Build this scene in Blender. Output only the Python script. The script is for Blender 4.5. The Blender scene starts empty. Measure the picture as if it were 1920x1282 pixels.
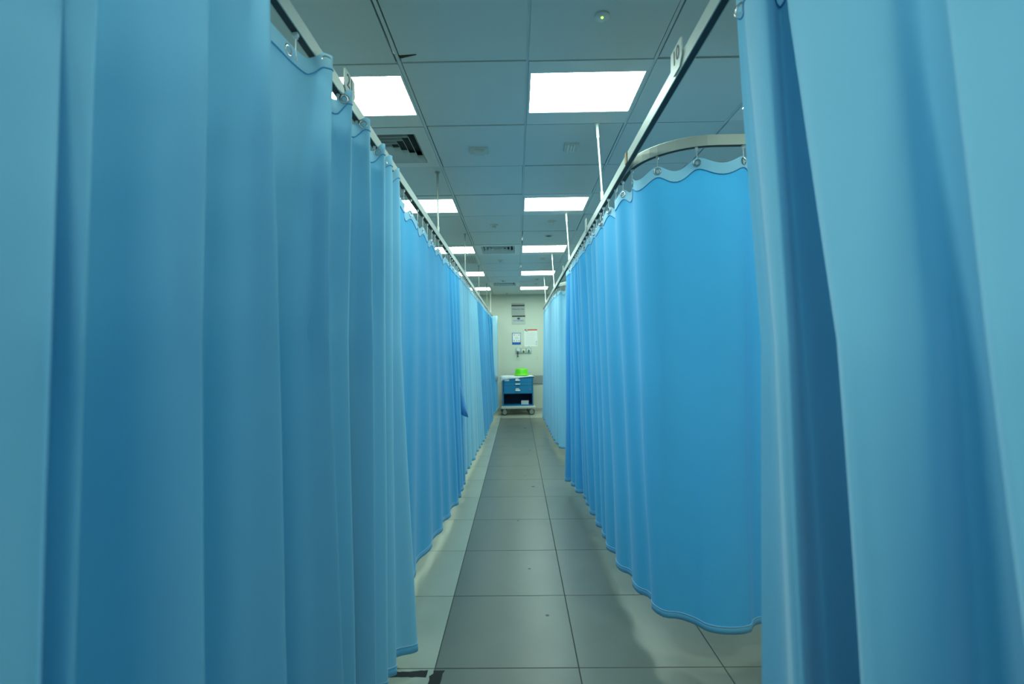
import bpy, math, random
import numpy as np
from mathutils import Vector, Matrix, noise

R = math.radians
SC = bpy.context.scene
COL = SC.collection

# ------------------------------------------------------------------ camera
CAM_H = 1.32
FPX = 880.0                      # focal length in pixels of a 1920 px wide frame
VPX, VPY = 970.0, 663.0          # vanishing point of the corridor
ROLL = 0.013
cam_d = bpy.data.cameras.new('camera')
cam = bpy.data.objects.new('camera', cam_d)
COL.objects.link(cam)
cam_d.sensor_width = 36.0
cam_d.lens = FPX / 1920.0 * 36.0
cam_d.clip_start = 0.02
cam_d.dof.use_dof = True
cam_d.dof.focus_distance = 3.2
cam_d.dof.aperture_fstop = 2.8
yaw = math.atan2(VPX - 960.0, FPX)
pit = math.atan2(VPY - 641.0, FPX)
cam.matrix_world = (Matrix.Translation((0, 0, CAM_H)) @ Matrix.Rotation(yaw, 4, 'Z')
                    @ Matrix.Rotation(R(90) + pit, 4, 'X') @ Matrix.Rotation(-ROLL, 4, 'Z'))
SC.camera = cam

# ------------------------------------------------------------------ world, exposure
w = bpy.data.worlds.new('world')
SC.world = w
w.use_nodes = True
w.node_tree.nodes['Background'].inputs[0].default_value = (0.6, 0.8, 0.85, 1)
w.node_tree.nodes['Background'].inputs[1].default_value = 0.02
SC.view_settings.view_transform = 'Standard'
SC.view_settings.look = 'None'
SC.view_settings.gamma = 1.0
SC.view_settings.use_curve_mapping = False
SC.view_settings.exposure = 0.95
LIGHT_STRENGTH = 11.0
LIGHT_COLOR = (0.76, 1.0, 0.88)
SC.cycles.max_bounces = 6
SC.cycles.diffuse_bounces = 4
SC.cycles.transmission_bounces = 4
SC.cycles.glossy_bounces = 3
SC.cycles.caustics_reflective = False
SC.cycles.caustics_refractive = False


def px_dir(px, py):
    """photo pixel -> direction (x per metre of depth, z per metre of depth), roll removed"""
    dx, dy = px - VPX, VPY - py
    c, s = math.cos(ROLL), math.sin(ROLL)
    return (dx * c + dy * s) / FPX, (-dx * s + dy * c) / FPX


def at(px, py, Y):
    a, b = px_dir(px, py)
    return Vector((a * Y, Y, CAM_H + b * Y))


# ------------------------------------------------------------------ materials
def srgb(r, g, b):
    def f(c):
        c /= 255.0
        return c / 12.92 if c <= 0.04045 else ((c + 0.055) / 1.055) ** 2.4
    return (f(r), f(g), f(b), 1.0)


def mat(name, color, rough=0.6, metal=0.0, emit=0.0, var=0.0, vscale=8.0, bump=0.0, bscale=200.0, spec=0.5, sheen=0.0):
    m = bpy.data.materials.new(name)
    m.use_nodes = True
    nt = m.node_tree
    p = nt.nodes['Principled BSDF']
    p.inputs['Base Color'].default_value = color
    p.inputs['Roughness'].default_value = rough
    p.inputs['Metallic'].default_value = metal
    p.inputs['Specular IOR Level'].default_value = spec
    if sheen:
        p.inputs['Sheen Weight'].default_value = sheen
        p.inputs['Sheen Roughness'].default_value = 0.5
    if emit:
        p.inputs['Emission Color'].default_value = color
        p.inputs['Emission Strength'].default_value = emit
    tc = nt.nodes.new('ShaderNodeTexCoord')
    if var:
        n = nt.nodes.new('ShaderNodeTexNoise')
        n.inputs['Scale'].default_value = vscale
        n.inputs['Detail'].default_value = 6
        nt.links.new(tc.outputs['Object'], n.inputs['Vector'])
        mx = nt.nodes.new('ShaderNodeMix')
        mx.data_type = 'RGBA'
        mx.inputs['A'].default_value = tuple(c * (1 - var) for c in color[:3]) + (1,)
        mx.inputs['B'].default_value = tuple(min(1, c * (1 + var)) for c in color[:3]) + (1,)
        nt.links.new(n.outputs['Fac'], mx.inputs['Factor'])
        nt.links.new(mx.outputs['Result'], p.inputs['Base Color'])
    if bump:
        n2 = nt.nodes.new('ShaderNodeTexNoise')
        n2.inputs['Scale'].default_value = bscale
        n2.inputs['Detail'].default_value = 3
        nt.links.new(tc.outputs['Object'], n2.inputs['Vector'])
        b = nt.nodes.new('ShaderNodeBump')
        b.inputs['Strength'].default_value = bump
        b.inputs['Distance'].default_value = 0.002
        nt.links.new(n2.outputs['Fac'], b.inputs['Height'])
        nt.links.new(b.outputs['Normal'], p.inputs['Normal'])
    return m


def cloth_mat(name, color, trans_color, trans=0.35, sheen=0.25):
    m = mat(name, color, rough=0.85, var=0.03, vscale=3.0, bump=0.12, bscale=900.0, spec=0.2, sheen=sheen)
    nt = m.node_tree
    p = nt.nodes['Principled BSDF']
    out = nt.nodes['Material Output']
    t = nt.nodes.new('ShaderNodeBsdfTranslucent')
    t.inputs['Color'].default_value = trans_color
    mx = nt.nodes.new('ShaderNodeMixShader')
    mx.inputs[0].default_value = trans
    nt.links.new(p.outputs[0], mx.inputs[1])
    nt.links.new(t.outputs[0], mx.inputs[2])
    nt.links.new(mx.outputs[0], out.inputs['Surface'])
    return m


def tile_mat(name, color, rough):
    """glazed stone floor tile: tone shifts a little from tile to tile, fine speckle, slightly uneven gloss"""
    m = mat(name, color, rough=rough, var=0.10, vscale=5.0, bump=0.05, bscale=60.0)
    nt = m.node_tree
    p = nt.nodes['Principled BSDF']
    oi = nt.nodes.new('ShaderNodeObjectInfo')
    hs = nt.nodes.new('ShaderNodeHueSaturation')
    mr = nt.nodes.new('ShaderNodeMapRange')
    mr.inputs['To Min'].default_value = 0.95
    mr.inputs['To Max'].default_value = 1.05
    nt.links.new(oi.outputs['Random'], mr.inputs['Value'])
    nt.links.new(mr.outputs['Result'], hs.inputs['Value'])
    src = p.inputs['Base Color'].links[0].from_socket
    nt.links.new(src, hs.inputs['Color'])
    nt.links.new(hs.outputs['Color'], p.inputs['Base Color'])
    tc = [n for n in nt.nodes if n.type == 'TEX_COORD'][0]
    n3 = nt.nodes.new('ShaderNodeTexNoise')
    n3.inputs['Scale'].default_value = 4.0
    nt.links.new(tc.outputs['Object'], n3.inputs['Vector'])
    r2 = nt.nodes.new('ShaderNodeMapRange')
    r2.inputs['To Min'].default_value = rough - 0.06
    r2.inputs['To Max'].default_value = rough + 0.08
    nt.links.new(n3.outputs['Fac'], r2.inputs['Value'])
    nt.links.new(r2.outputs['Result'], p.inputs['Roughness'])
    return m


M = {
    'cloth': cloth_mat('blue_curtain_fabric', (0.14, 0.545, 0.91, 1), (0.05, 0.50, 0.95, 1), 0.36, 0.35),
    'cloth_pale': cloth_mat('pale_lit_curtain_fabric', (0.32, 0.68, 0.90, 1), (0.12, 0.57, 0.95, 1), 0.09, 0.40),  # paler copy of the blue fabric; light on the near curtains put into colour
    'header': cloth_mat('curtain_header_backlit', (0.42, 0.72, 0.88, 1), (0.30, 0.68, 0.98, 1), 0.22, 0.30),  # header cloth made paler, its backlight put into the colour
    'hem': cloth_mat('curtain_hem_fabric', (0.20, 0.60, 0.88, 1), (0.10, 0.52, 0.95, 1), 0.20, 0.30),
    'stitch': cloth_mat('stitch_thread', (0.42, 0.72, 0.92, 1), (0.3, 0.6, 0.95, 1), 0.2, 0.2),
    'seam_shade': cloth_mat('seam_groove_shade', (0.12, 0.42, 0.72, 1), (0.08, 0.45, 0.85, 1), 0.2, 0.1),  # darker strip paints the shade of the groove below the header band
    'tile_grey': tile_mat('grey_floor_tile', (0.172, 0.178, 0.150, 1), 0.30),
    'tile_white': tile_mat('pale_floor_tile', (0.43, 0.44, 0.36, 1), 0.30),
    'grout': mat('dark_grout', (0.08, 0.085, 0.08, 1), 0.9),
    'ceil_tile': mat('ceiling_tile_board', (0.62, 0.66, 0.66, 1), 0.9, var=0.02, vscale=6, bump=0.2, bscale=350),
    'ceil_bar': mat('ceiling_grid_metal', (0.62, 0.66, 0.66, 1), 0.5),
    'plenum': mat('ceiling_void_dark', (0.06, 0.07, 0.07, 1), 0.9),
    'wall': mat('wall_paint', (0.61, 0.65, 0.56, 1), 0.6, var=0.03, vscale=2.0, bump=0.1, bscale=80),
    'baseboard': mat('baseboard_grey', (0.42, 0.43, 0.40, 1), 0.5),
    'rail_grey': mat('bumper_grey', (0.28, 0.30, 0.30, 1), 0.5),
    'light_frame': mat('light_frame_white', (0.66, 0.70, 0.70, 1), 0.5),
    'diffuser': mat('light_diffuser', LIGHT_COLOR + (1,), 0.5, emit=LIGHT_STRENGTH),
    'alu': mat('track_aluminium', (0.56, 0.59, 0.54, 1), 0.5, metal=0.2, var=0.05, vscale=12),
    'dark_metal': mat('track_slot_dark', (0.03, 0.035, 0.04, 1), 0.6),
    'rust': mat('rusty_joint', (0.36, 0.24, 0.12, 1), 0.7, metal=0.3, var=0.2, vscale=60),
    'white_metal': mat('white_painted_rod', (0.80, 0.80, 0.76, 1), 0.35),
    'grey_metal': mat('grey_rod', (0.42, 0.44, 0.42, 1), 0.35, metal=0.6),
    'chrome': mat('chrome', (0.55, 0.56, 0.56, 1), 0.25, metal=1.0),
    'nylon': mat('white_nylon', (0.80, 0.80, 0.78, 1), 0.4),
    'sign_plate': mat('sign_plastic', (0.60, 0.62, 0.55, 1), 0.45),
    'ink': mat('black_ink', (0.03, 0.03, 0.03, 1), 0.6),
    'device': mat('ceiling_device_plastic', (0.56, 0.57, 0.53, 1), 0.5),
    'led': mat('green_led', (0.45, 1.0, 0.05, 1), 0.4, emit=3.0),
    'tape': mat('black_floor_tape', (0.012, 0.014, 0.014, 1), 0.75, bump=0.3, bscale=150),
    'stain_blue': mat('blue_floor_stain', (0.06, 0.09, 0.20, 1), 0.6),
    'stain_brown': mat('brown_floor_stain', (0.16, 0.11, 0.09, 1), 0.6),
    'tear': mat('torn_tile_brown', (0.05, 0.035, 0.025, 1), 0.9),
    'cart_blue': mat('cart_blue_paint', (0.012, 0.20, 0.42, 1), 0.4),
    'cart_drawer': mat('cart_drawer_blue', (0.016, 0.24, 0.47, 1), 0.38),
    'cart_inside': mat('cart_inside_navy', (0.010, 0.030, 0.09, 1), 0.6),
    'cart_base': mat('cart_base_cream', (0.56, 0.56, 0.48, 1), 0.5),
    'paper': mat('white_paper', (0.80, 0.82, 0.80, 1), 0.7),
    'linen': mat('white_linen', (0.82, 0.86, 0.88, 1), 0.9, bump=0.2, bscale=300),
    'rubber': mat('wheel_rubber', (0.05, 0.055, 0.055, 1), 0.7),
    'hub': mat('wheel_hub_grey', (0.33, 0.34, 0.33, 1), 0.45, metal=0.4),
    'green': mat('green_plastic', (0.16, 0.78, 0.02, 1), 0.35),
    'sign_grey': mat('wayfinding_sign_grey', (0.36, 0.40, 0.38, 1), 0.4),
    'sign_grey2': mat('wayfinding_sign_pale_grey', (0.47, 0.52, 0.49, 1), 0.4),
    'stripe': mat('sign_dark_stripe', (0.025, 0.022, 0.012, 1), 0.5),
    'gold': mat('sign_gold_edge', (0.50, 0.46, 0.16, 1), 0.5),
    'arrow': mat('sign_arrow_blue', (0.01, 0.035, 0.20, 1), 0.5),
    'poster_blue': mat('poster_blue', (0.008, 0.10, 0.42, 1), 0.5),
    'orange': mat('poster_orange', (0.66, 0.10, 0.02, 1), 0.5),
    'print_grey': mat('poster_print_grey', (0.44, 0.48, 0.47, 1), 0.6),
    'red': mat('print_red', (0.50, 0.06, 0.03, 1), 0.5),
    'yellow': mat('print_yellow', (0.72, 0.68, 0.10, 1), 0.5),
    'dark_green': mat('print_green', (0.02, 0.20, 0.09, 1), 0.5),
    'purple': mat('print_purple', (0.08, 0.05, 0.16, 1), 0.5),
    'panel_metal': mat('outlet_panel_metal', (0.48, 0.52, 0.49, 1), 0.35, metal=0.3),
    'gauge': mat('gauge_face', (0.66, 0.72, 0.74, 1), 0.3),
}


# ------------------------------------------------------------------ mesh helpers
class MB:
    def __init__(self):
        self.v, self.f = [], []

    def add(self, vs, fs):
        o = len(self.v)
        self.v += [tuple(a) for a in vs]
        self.f += [tuple(i + o for i in q) for q in fs]
        return self

    def box(self, c, s):
        cx, cy, cz = c
        x, y, z = s[0] / 2, s[1] / 2, s[2] / 2
        vs = [(cx + i * x, cy + j * y, cz + k * z) for i in (-1, 1) for j in (-1, 1) for k in (-1, 1)]
        return self.add(vs, [(0, 1, 3, 2), (4, 6, 7, 5), (0, 4, 5, 1), (2, 3, 7, 6), (0, 2, 6, 4), (1, 5, 7, 3)])

    def bx(self, x0, x1, y0, y1, z0, z1):
        return self.box(((x0 + x1) / 2, (y0 + y1) / 2, (z0 + z1) / 2), (x1 - x0, y1 - y0, z1 - z0))

    def bbox(self, x0, x1, y0, y1, z0, z1, b):
        """box with its vertical and top edges chamfered"""
        def ring(i, z):
            return [(x0 + i, y0 + b, z), (x0 + b, y0 + i, z), (x1 - b, y0 + i, z), (x1 - i, y0 + b, z),
                    (x1 - i, y1 - b, z), (x1 - b, y1 - i, z), (x0 + b, y1 - i, z), (x0 + i, y1 - b, z)]
        return self.loft([ring(0, z0), ring(0, z1 - b), ring(b * 0.7, z1)], True, True)

    def loft(self, rings, cap0=False, cap1=False, closed=True):
        n = len(rings[0])
        vs = [p for r in rings for p in r]
        fs = []
        for i in range(len(rings) - 1):
            for j in range(n if closed else n - 1):
                k = (j + 1) % n
                fs.append((i * n + j, i * n + k, (i + 1) * n + k, (i + 1) * n + j))
        if cap0:
            fs.append(tuple(range(n))[::-1])
        if cap1:
            fs.append(tuple((len(rings) - 1) * n + j for j in range(n)))
        return self.add(vs, fs)

    def lathe(self, prof, c=(0, 0, 0), n=24, axis='Z', cap=True):
        rings = []
        for r, h in prof:
            ring = []
            for i in range(n):
                a = 2 * math.pi * i / n
                x, y = r * math.cos(a), r * math.sin(a)
                if axis == 'Z':
                    p = (x, y, h)
                elif axis == 'Y':
                    p = (x, h, -y)
                else:
                    p = (h, x, y)
                ring.append((p[0] + c[0], p[1] + c[1], p[2] + c[2]))
            rings.append(ring)
        return self.loft(rings, cap, cap)

    def tube(self, pts, r, n=8):
        pts = [Vector(p) for p in pts]
        rings = []
        for i, p in enumerate(pts):
            d = (pts[min(i + 1, len(pts) - 1)] - pts[max(i - 1, 0)]).normalized()
            u = d.cross(Vector((0, 0, 1)))
            if u.length < 1e-3:
                u = d.cross(Vector((0, 1, 0)))
            u.normalize()
            q = d.cross(u)
            rr = r[i] if isinstance(r, (list, tuple)) else r
            rings.append([p + rr * (math.cos(2 * math.pi * k / n) * u + math.sin(2 * math.pi * k / n) * q) for k in range(n)])
        return self.loft(rings, True, True)

    def prism(self, poly, y0, y1):
        """polygon in the XZ plane pushed from y0 to y1"""
        n = len(poly)
        vs = [(x, y0, z) for x, z in poly] + [(x, y1, z) for x, z in poly]
        fs = [tuple(range(n)), tuple(range(2 * n - 1, n - 1, -1))]
        fs += [(j, j + n, (j + 1) % n + n, (j + 1) % n) for j in range(n)]
        return self.add(vs, fs)

    def mesh(self, name, material, smooth=False):
        me = bpy.data.meshes.new(name)
        me.from_pydata(self.v, [], self.f)
        me.materials.append(material)
        me.update()
        import bmesh
        bm = bmesh.new()
        bm.from_mesh(me)
        bmesh.ops.recalc_face_normals(bm, faces=bm.faces)
        bm.to_mesh(me)
        bm.free()
        if smooth:
            me.polygons.foreach_set('use_smooth', [True] * len(me.polygons))
        return me

    def build(self, name, material, parent=None, smooth=False):
        return link(name, self.mesh(name, material, smooth), parent)


def link(name, data, parent=None, loc=None, rz=None):
    o = bpy.data.objects.new(name, data)
    COL.objects.link(o)
    if parent is not None:
        o.parent = parent
    if loc is not None:
        o.location = loc
    if rz is not None:
        o.rotation_euler = (0, 0, rz)
    return o


def tag(o, label=None, cat=None, group=None, kind=None):
    if label:
        o['label'] = label
    if cat:
        o['category'] = cat
    if group:
        o['group'] = group
    if kind:
        o['kind'] = kind
    return o


def thing(name, loc, label, cat, group=None, rz=0.0):
    o = link(name, None, None, loc, rz)
    o.empty_display_size = 0.05
    return tag(o, label, cat, group)


def text_part(name, body, size, material, parent, matrix, ext=0.0006, width=None):
    cu = bpy.data.curves.new('lettering', 'FONT')
    cu.body = body
    cu.size = size
    cu.align_x = 'CENTER'
    cu.align_y = 'CENTER'
    cu.extrude = ext
    cu.resolution_u = 3
    tmp = bpy.data.objects.new('tmp', cu)
    COL.objects.link(tmp)
    dg = bpy.context.evaluated_depsgraph_get()
    me = bpy.data.meshes.new_from_object(tmp.evaluated_get(dg))
    bpy.data.objects.remove(tmp)
    bpy.data.curves.remove(cu)
    if width:
        xs = [v.co.x for v in me.vertices]
        k = width / (max(xs) - min(xs))
        for v in me.vertices:
            v.co.x *= k
    me.materials.clear()
    me.materials.append(material)
    me.transform(matrix)
    return link(name, me, parent)


# ================================================================== THE SETTING
CEIL = CAM_H + 1.36
WALL_Y = 10.80
XL, XR, YF = -2.921, 3.049, -3.951

# ---- floor: dark grout bed with single tiles
fx = [-0.365 + 0.605 * k for k in range(-5, 7)]
fy = [2.006 + 0.590 * k for k in range(-11, 15)]
floor = MB().bx(XL - 0.1, XR + 0.1, YF - 0.1, WALL_Y + 0.1, -0.06, -0.003).build('floor', M['grout'])
tag(floor, 'tiled floor with grey centre tiles and pale tiles along the left', 'floor', kind='structure')
tcache = {}
GAP = 0.0022
for i in range(-5, 6):
    for j in range(len(fy)):
        x0, x1 = max(XL, -0.365 + 0.605 * i), min(XR, -0.365 + 0.605 * (i + 1))
        y0 = max(YF, fy[j])
        y1 = min(WALL_Y, fy[j] + 0.590)
        if x1 - x0 < 0.03 or y1 - y0 < 0.03:
            continue
        grey = i in (0, 1) and fy[j] < 9.6 or i >= 2 and fy[j] < 9.6
        key = (round(x1 - x0, 3), round(y1 - y0, 3), grey)
        if key not in tcache:
            hx, hy = (x1 - x0) / 2 - GAP, (y1 - y0) / 2 - GAP
            tcache[key] = MB().bbox(-hx, hx, -hy, hy, -0.008, 0.0, 0.0012).mesh('floor_tile', M['tile_grey' if grey else 'tile_white'])
        link('floor_tile', tcache[key], floor, ((x0 + x1) / 2, (y0 + y1) / 2, 0))

# ---- ceiling: dark void slab, grid bars, single boards
cx = [0.064 + 0.597 * k for k in range(-5, 6)]
cy = [2.149 + 0.610 * k for k in range(-10, 15)]
ceiling = MB().bx(XL - 0.1, XR + 0.1, YF - 0.1, WALL_Y + 0.1, CEIL + 0.10, CEIL + 0.16).build('ceiling', M['plenum'])
tag(ceiling, 'suspended ceiling of square pale boards in a metal grid', 'ceiling', kind='structure')
main_bar = MB().bx(-0.0075, 0.0075, YF, WALL_Y, CEIL + 0.004, CEIL + 0.03).mesh('grid_bar', M['ceil_bar'])
for x in cx[1:-1]:
    link('grid_bar', main_bar, ceiling, (x, 0, 0))
cross_bar = MB().bx(-0.2885, 0.2885, -0.004, 0.004, CEIL + 0.006, CEIL + 0.03).mesh('cross_bar', M['ceil_bar'])
cell_kind = {}
for k in (-6, -3, 0, 3, 6, 9, 12):
    for c in (-2, 0, 2):
        if (c, k) != (0, -3):
            cell_kind[(c, k)] = 'light'
cell_kind[(-2, 1)] = 'vent'
cell_kind[(-1, 6)] = 'vent'
cell_kind[(-1, 11)] = 'vent'
cell_kind[(-2, 7)] = 'grille'
tile_cache = {}
random.seed(4)
for c in range(-5, 5):
    for k in range(-10, 15):
        x0, x1 = 0.064 + 0.597 * c, 0.064 + 0.597 * (c + 1)
        y0, y1 = 2.149 + 0.61 * k, min(WALL_Y, 2.149 + 0.61 * (k + 1))
        if k > -10:
            link('cross_bar', cross_bar, ceiling, ((x0 + x1) / 2, y0, 0))
        if (c, k) in cell_kind:
            continue
        key = round(y1 - y0, 3)
        if key not in tile_cache:
            hx, hy = 0.597 / 2 - 0.0103, (y1 - y0) / 2 - 0.0058
            tile_cache[key] = MB().bx(-hx, hx, -hy, hy, CEIL, CEIL + 0.018).mesh('ceiling_tile', M['ceil_tile'])
        t = link('ceiling_tile', tile_cache[key], ceiling, ((x0 + x1) / 2, (y0 + y1) / 2, random.uniform(-0.001, 0.001)))
        t.rotation_euler = (random.uniform(-0.002, 0.002), random.uniform(-0.002, 0.002), random.uniform(-0.003, 0.003))
MB().add([(-0.535 + 0.012, 2.095, CEIL - 0.0022), (-0.535 + 0.016, 2.112, CEIL - 0.0022), (-0.440, 2.088, CEIL - 0.0022),
          (-0.535 + 0.012, 2.095, CEIL + 0.004), (-0.535 + 0.016, 2.112, CEIL + 0.004), (-0.440, 2.088, CEIL + 0.004)],
         [(0, 1, 2), (3, 5, 4), (0, 3, 4, 1), (1, 4, 5, 2), (2, 5, 3, 0)]).build('torn_edge', M['tear'], ceiling)

# ---- walls
def wall(name, label, *b):
    o = MB().bx(*b).build(name, M['wall'])
    return tag(o, label, 'wall', kind='structure')
wall('wall_back', 'pale greenish white end wall behind the blue cart', XL - 0.1, XR + 0.1, WALL_Y, WALL_Y + 0.12, -0.003, CEIL + 0.1)
wall('wall_front', 'plain wall behind the viewer', XL - 0.1, XR + 0.1, YF - 0.12, YF, -0.003, CEIL + 0.1)
wall('wall_left', 'side wall hidden behind the left curtains', XL - 0.12, XL, YF, WALL_Y, -0.003, CEIL + 0.1)
wall('wall_right', 'side wall hidden behind the right curtains', XR, XR + 0.12, YF, WALL_Y, -0.003, CEIL + 0.1)
bb = MB().bbox(XL, XR, WALL_Y - 0.012, WALL_Y, 0.0, 0.075, 0.004).build('baseboard_back', M['baseboard'])
tag(bb, 'low grey skirting along the foot of the end wall', 'baseboard', kind='structure')
br = MB().add([], [])
zc0, zc1 = at(1010, 720, WALL_Y).z, at(1010, 703, WALL_Y).z
br.loft([[(x, WALL_Y, zc0), (x, WALL_Y - 0.02, zc0 + 0.015), (x, WALL_Y - 0.02, zc1 - 0.015), (x, WALL_Y, zc1)] for x in (-0.20, XR - 0.02)], True, True)
tag(br.build('trim_1', M['rail_grey']), 'grey bumper board across the end wall right of the cart', 'trim', kind='structure')

# ================================================================== CEILING THINGS
def ring_frame(mb, x0, x1, y0, y1, a0, a1, b0, b1, z0, z1):
    """plate x0..x1,y0..y1 with an opening a0..a1,b0..b1"""
    for q in ((x0, x1, y0, b0), (x0, x1, b1, y1), (x0, a0, b0, b1), (a1, x1, b0, b1)):
        mb.bx(q[0], q[1], q[2], q[3], z0, z1)
    return mb

fr = ring_frame(MB(), -0.290, 0.290, 0.006, 0.604, -0.278, 0.278, 0.098, 0.470, -0.002, 0.05).mesh('frame', M['light_frame'])
df = MB().add([(-0.278, 0.098, 0.004), (-0.278, 0.470, 0.004), (0.278, 0.470, 0.004), (0.278, 0.098, 0.004)], [(0, 1, 2, 3)]).mesh('diffuser', M['diffuser'])
ords = {0: 'nearest', 3: 'second nearest', 6: 'third nearest', 9: 'fourth nearest', 12: 'farthest'}
for (c, k), kind in sorted(cell_kind.items()):
    if kind != 'light':
        continue
    x = 0.064 + 0.597 * (c + 0.5)
    y = 2.149 + 0.61 * k
    if c == 0 and k >= 0:
        lab = '%s lit ceiling panel in the row right of the corridor centre line' % ords[k]
        grp = 'lit ceiling panels over the corridor'
    elif c == -2 and k >= 0:
        lab = '%s lit ceiling panel in the row above the left curtain track' % ords[k]
        grp = 'lit ceiling panels above the left track'
    elif c == 2 and k == 0:
        lab = 'lit ceiling panel over the right cubicle, only its corner showing beside the near curtain'
        grp = 'lit ceiling panels over the right cubicles'
    else:
        lab = 'lit square ceiling panel out of sight behind the curtains or the viewer'
        grp = 'lit ceiling panels out of sight'
    t = thing('ceiling_light', (x, y, CEIL), lab, 'ceiling light', grp)
    link('frame', fr, t)
    link('diffuser', df, t)

def vent(c, k, label):
    x = 0.064 + 0.597 * (c + 0.5)
    y = 2.149 + 0.61 * (k + 0.5)
    t = thing('ceiling_vent', (x, y, CEIL), label, 'vent', 'square louvred ceiling vents')
    H = 0.215
    ring_frame(MB(), -0.290, 0.290, -0.298, 0.298, -H, H, -H, H, -0.002, 0.012).build('frame', M['light_frame'], t)
    MB().bx(-H, H, -H, H, 0.075, 0.08).build('duct_back', M['plenum'], t)
    for n in range(5):
        a = H - 0.004 - n * 0.044
        b = a - 0.022
        if b < 0.01:
            b = 0.005
        q = MB()
        o0 = [(-a, -a, 0.045), (a, -a, 0.045), (a, a, 0.045), (-a, a, 0.045)]
        i0 = [(-b - .0, -b, 0.002), (b, -b, 0.002), (b, b, 0.002), (-b, b, 0.002)]
        # slanted louvre ring: wide and low edge outside, high edge inside
        o1 = [(s[0], s[1], 0.0) for s in o0]
        i1 = [(s[0], s[1], 0.038) for s in i0]
        o2 = [(s[0], s[1], 0.003) for s in o0]
        i2 = [(s[0], s[1], 0.041) for s in i0]
        q.loft([o1, i1, i2, o2, o1], False, False)
        q.build('louvre', M['light_frame'], t)
    return t

vent(-2, 1, 'large louvred ceiling vent just beyond the nearest left light panel')
vent(-1, 6, 'louvred ceiling vent beside the third light panel over the corridor')
vent(-1, 11, 'farthest louvred ceiling vent, near the end wall')

# perforated return grille
x, y = 0.064 + 0.597 * (-1.5), 2.149 + 0.61 * 7.5
t = thing('return_grille', (x, y, CEIL), 'lattice return air grille in the ceiling above the left track', 'vent')
ring_frame(MB(), -0.290, 0.290, -0.298, 0.298, -0.265, 0.265, -0.272, 0.272, -0.002, 0.012).build('frame', M['light_frame'], t)
q = MB()
for i in range(-9, 10):
    d = i * 0.0589
    # diagonal slats clipped to the square
    for s in (1, -1):
        pts = []
        x0 = max(-0.265, -0.265 + d)
        x1 = min(0.265, 0.265 + d)
        ya, yb = (x0 - d) * s, (x1 - d) * s
        dx, dy = 0.0045, 0.0045 * s
        vs = [(x0 - dx, ya + dy, 0), (x0 + dx, ya - dy, 0), (x1 + dx, yb - dy, 0), (x1 - dx, yb + dy, 0)]
        if x1 - x0 > 0.01:
            q.loft([vs, [(a, b, 0.010) for a, b, _ in vs]], True, True)
tag(q.build('lattice', M['light_frame'], t), kind='stuff')
MB().bx(-0.268, 0.268, -0.275, 0.275, 0.05, 0.055).build('duct_back', M['plenum'], t)

# small ceiling devices
pm = MB().loft([[(-.062, -.05, 0), (.062, -.05, 0), (.062, .05, 0), (-.062, .05, 0)],
                [(-.056, -.044, -.014), (.056, -.044, -.014), (.056, .044, -.014), (-.056, .044, -.014)]], False, True).mesh('base_plate', M['device'])
nub = MB().loft([[(-.036, -.034, -.014), (.036, -.034, -.014), (.036, .03, -.014), (-.036, .03, -.014)],
                 [(-.032, -.032, -.030), (.032, -.032, -.030), (.032, .022, -.030), (-.032, .022, -.030)]], False, True).mesh('sensor_block', M['device'])
bars = MB()
for xx in (-0.026, 0.0, 0.026):
    bars.bx(xx - 0.005, xx + 0.005, -0.04, 0.036, -0.020, -0.014)
barm = bars.mesh('louvre_bars', M['white_metal'])
rose = MB().lathe([(0.045, 0), (0.043, -0.006), (0.02, -0.010)], n=16).mesh('rose', M['device'])
drop = MB().lathe([(0.018, -0.009), (0.018, -0.028), (0.024, -0.030), (0.024, -0.034)], n=12).mesh('sprinkler_head', M['device'])

def box_sensor(px, py, label):
    b = px_dir(px, py)
    Y = 1.36 / b[1]
    t = thing('ceiling_sensor', (b[0] * Y, Y, CEIL), label, 'sensor')
    link('base_plate', pm, t)
    return t
t = box_sensor(897, 277, 'small box sensor with a raised block, left of the ceiling centre line')
link('sensor_block', nub, t)
t = box_sensor(1071, 271, 'small box sensor with ribs, right of the ceiling centre line')
t.scale = (0.72, 1.15, 1)
link('louvre_bars', barm, t)
dev = [(926, 420, 'left sprinkler of the pair beyond the second light panel'),
       (1035, 414, 'right sprinkler of the pair beyond the second light panel'),
       (938, 487, 'left sprinkler of the pair beyond the third light panel'),
       (1018, 484, 'right sprinkler of the pair beyond the third light panel'),
       (943, 525, 'left sprinkler of the pair beyond the fourth light panel'),
       (1007, 522.5, 'right sprinkler of the pair beyond the fourth light panel'),
       (950, 549, 'sprinkler farthest down the ceiling by the end wall')]
for px, py, lab in dev:
    b = px_dir(px, py)
    Y = 1.36 / b[1]
    t = thing('sprinkler', (b[0] * Y, Y, CEIL), lab, 'sprinkler', 'ceiling sprinklers')
    link('rose', rose, t)
    link('sprinkler_head', drop, t)
for px, py, lab in [(1029, 441, 'small dark downlight ring between the second and third light panels'),
                    (1005, 532, 'small dark downlight ring beyond the fourth light panel')]:
    b = px_dir(px, py)
    Y = 1.36 / b[1]
    t = thing('downlight', (b[0] * Y, Y, CEIL), lab, 'downlight', 'unlit downlights')
    MB().lathe([(0.05, 0), (0.05, -0.005), (0.036, -0.006), (0.034, -0.001)], n=20, cap=False).build('ring', M['device'], t)
    MB().lathe([(0.035, -0.0012), (0.001, -0.0008)], n=20).build('lens', M['dark_metal'], t)
b = px_dir(1131, 20)
Y = 1.36 / b[1]
t = thing('smoke_detector', (b[0] * Y, Y, CEIL), 'flush round smoke detector with a glowing green light', 'smoke detector')
MB().lathe([(0.031, 0), (0.030, -0.006), (0.026, -0.009), (0.001, -0.010)], n=28).build('housing', M['ceil_bar'], t, True)
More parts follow.
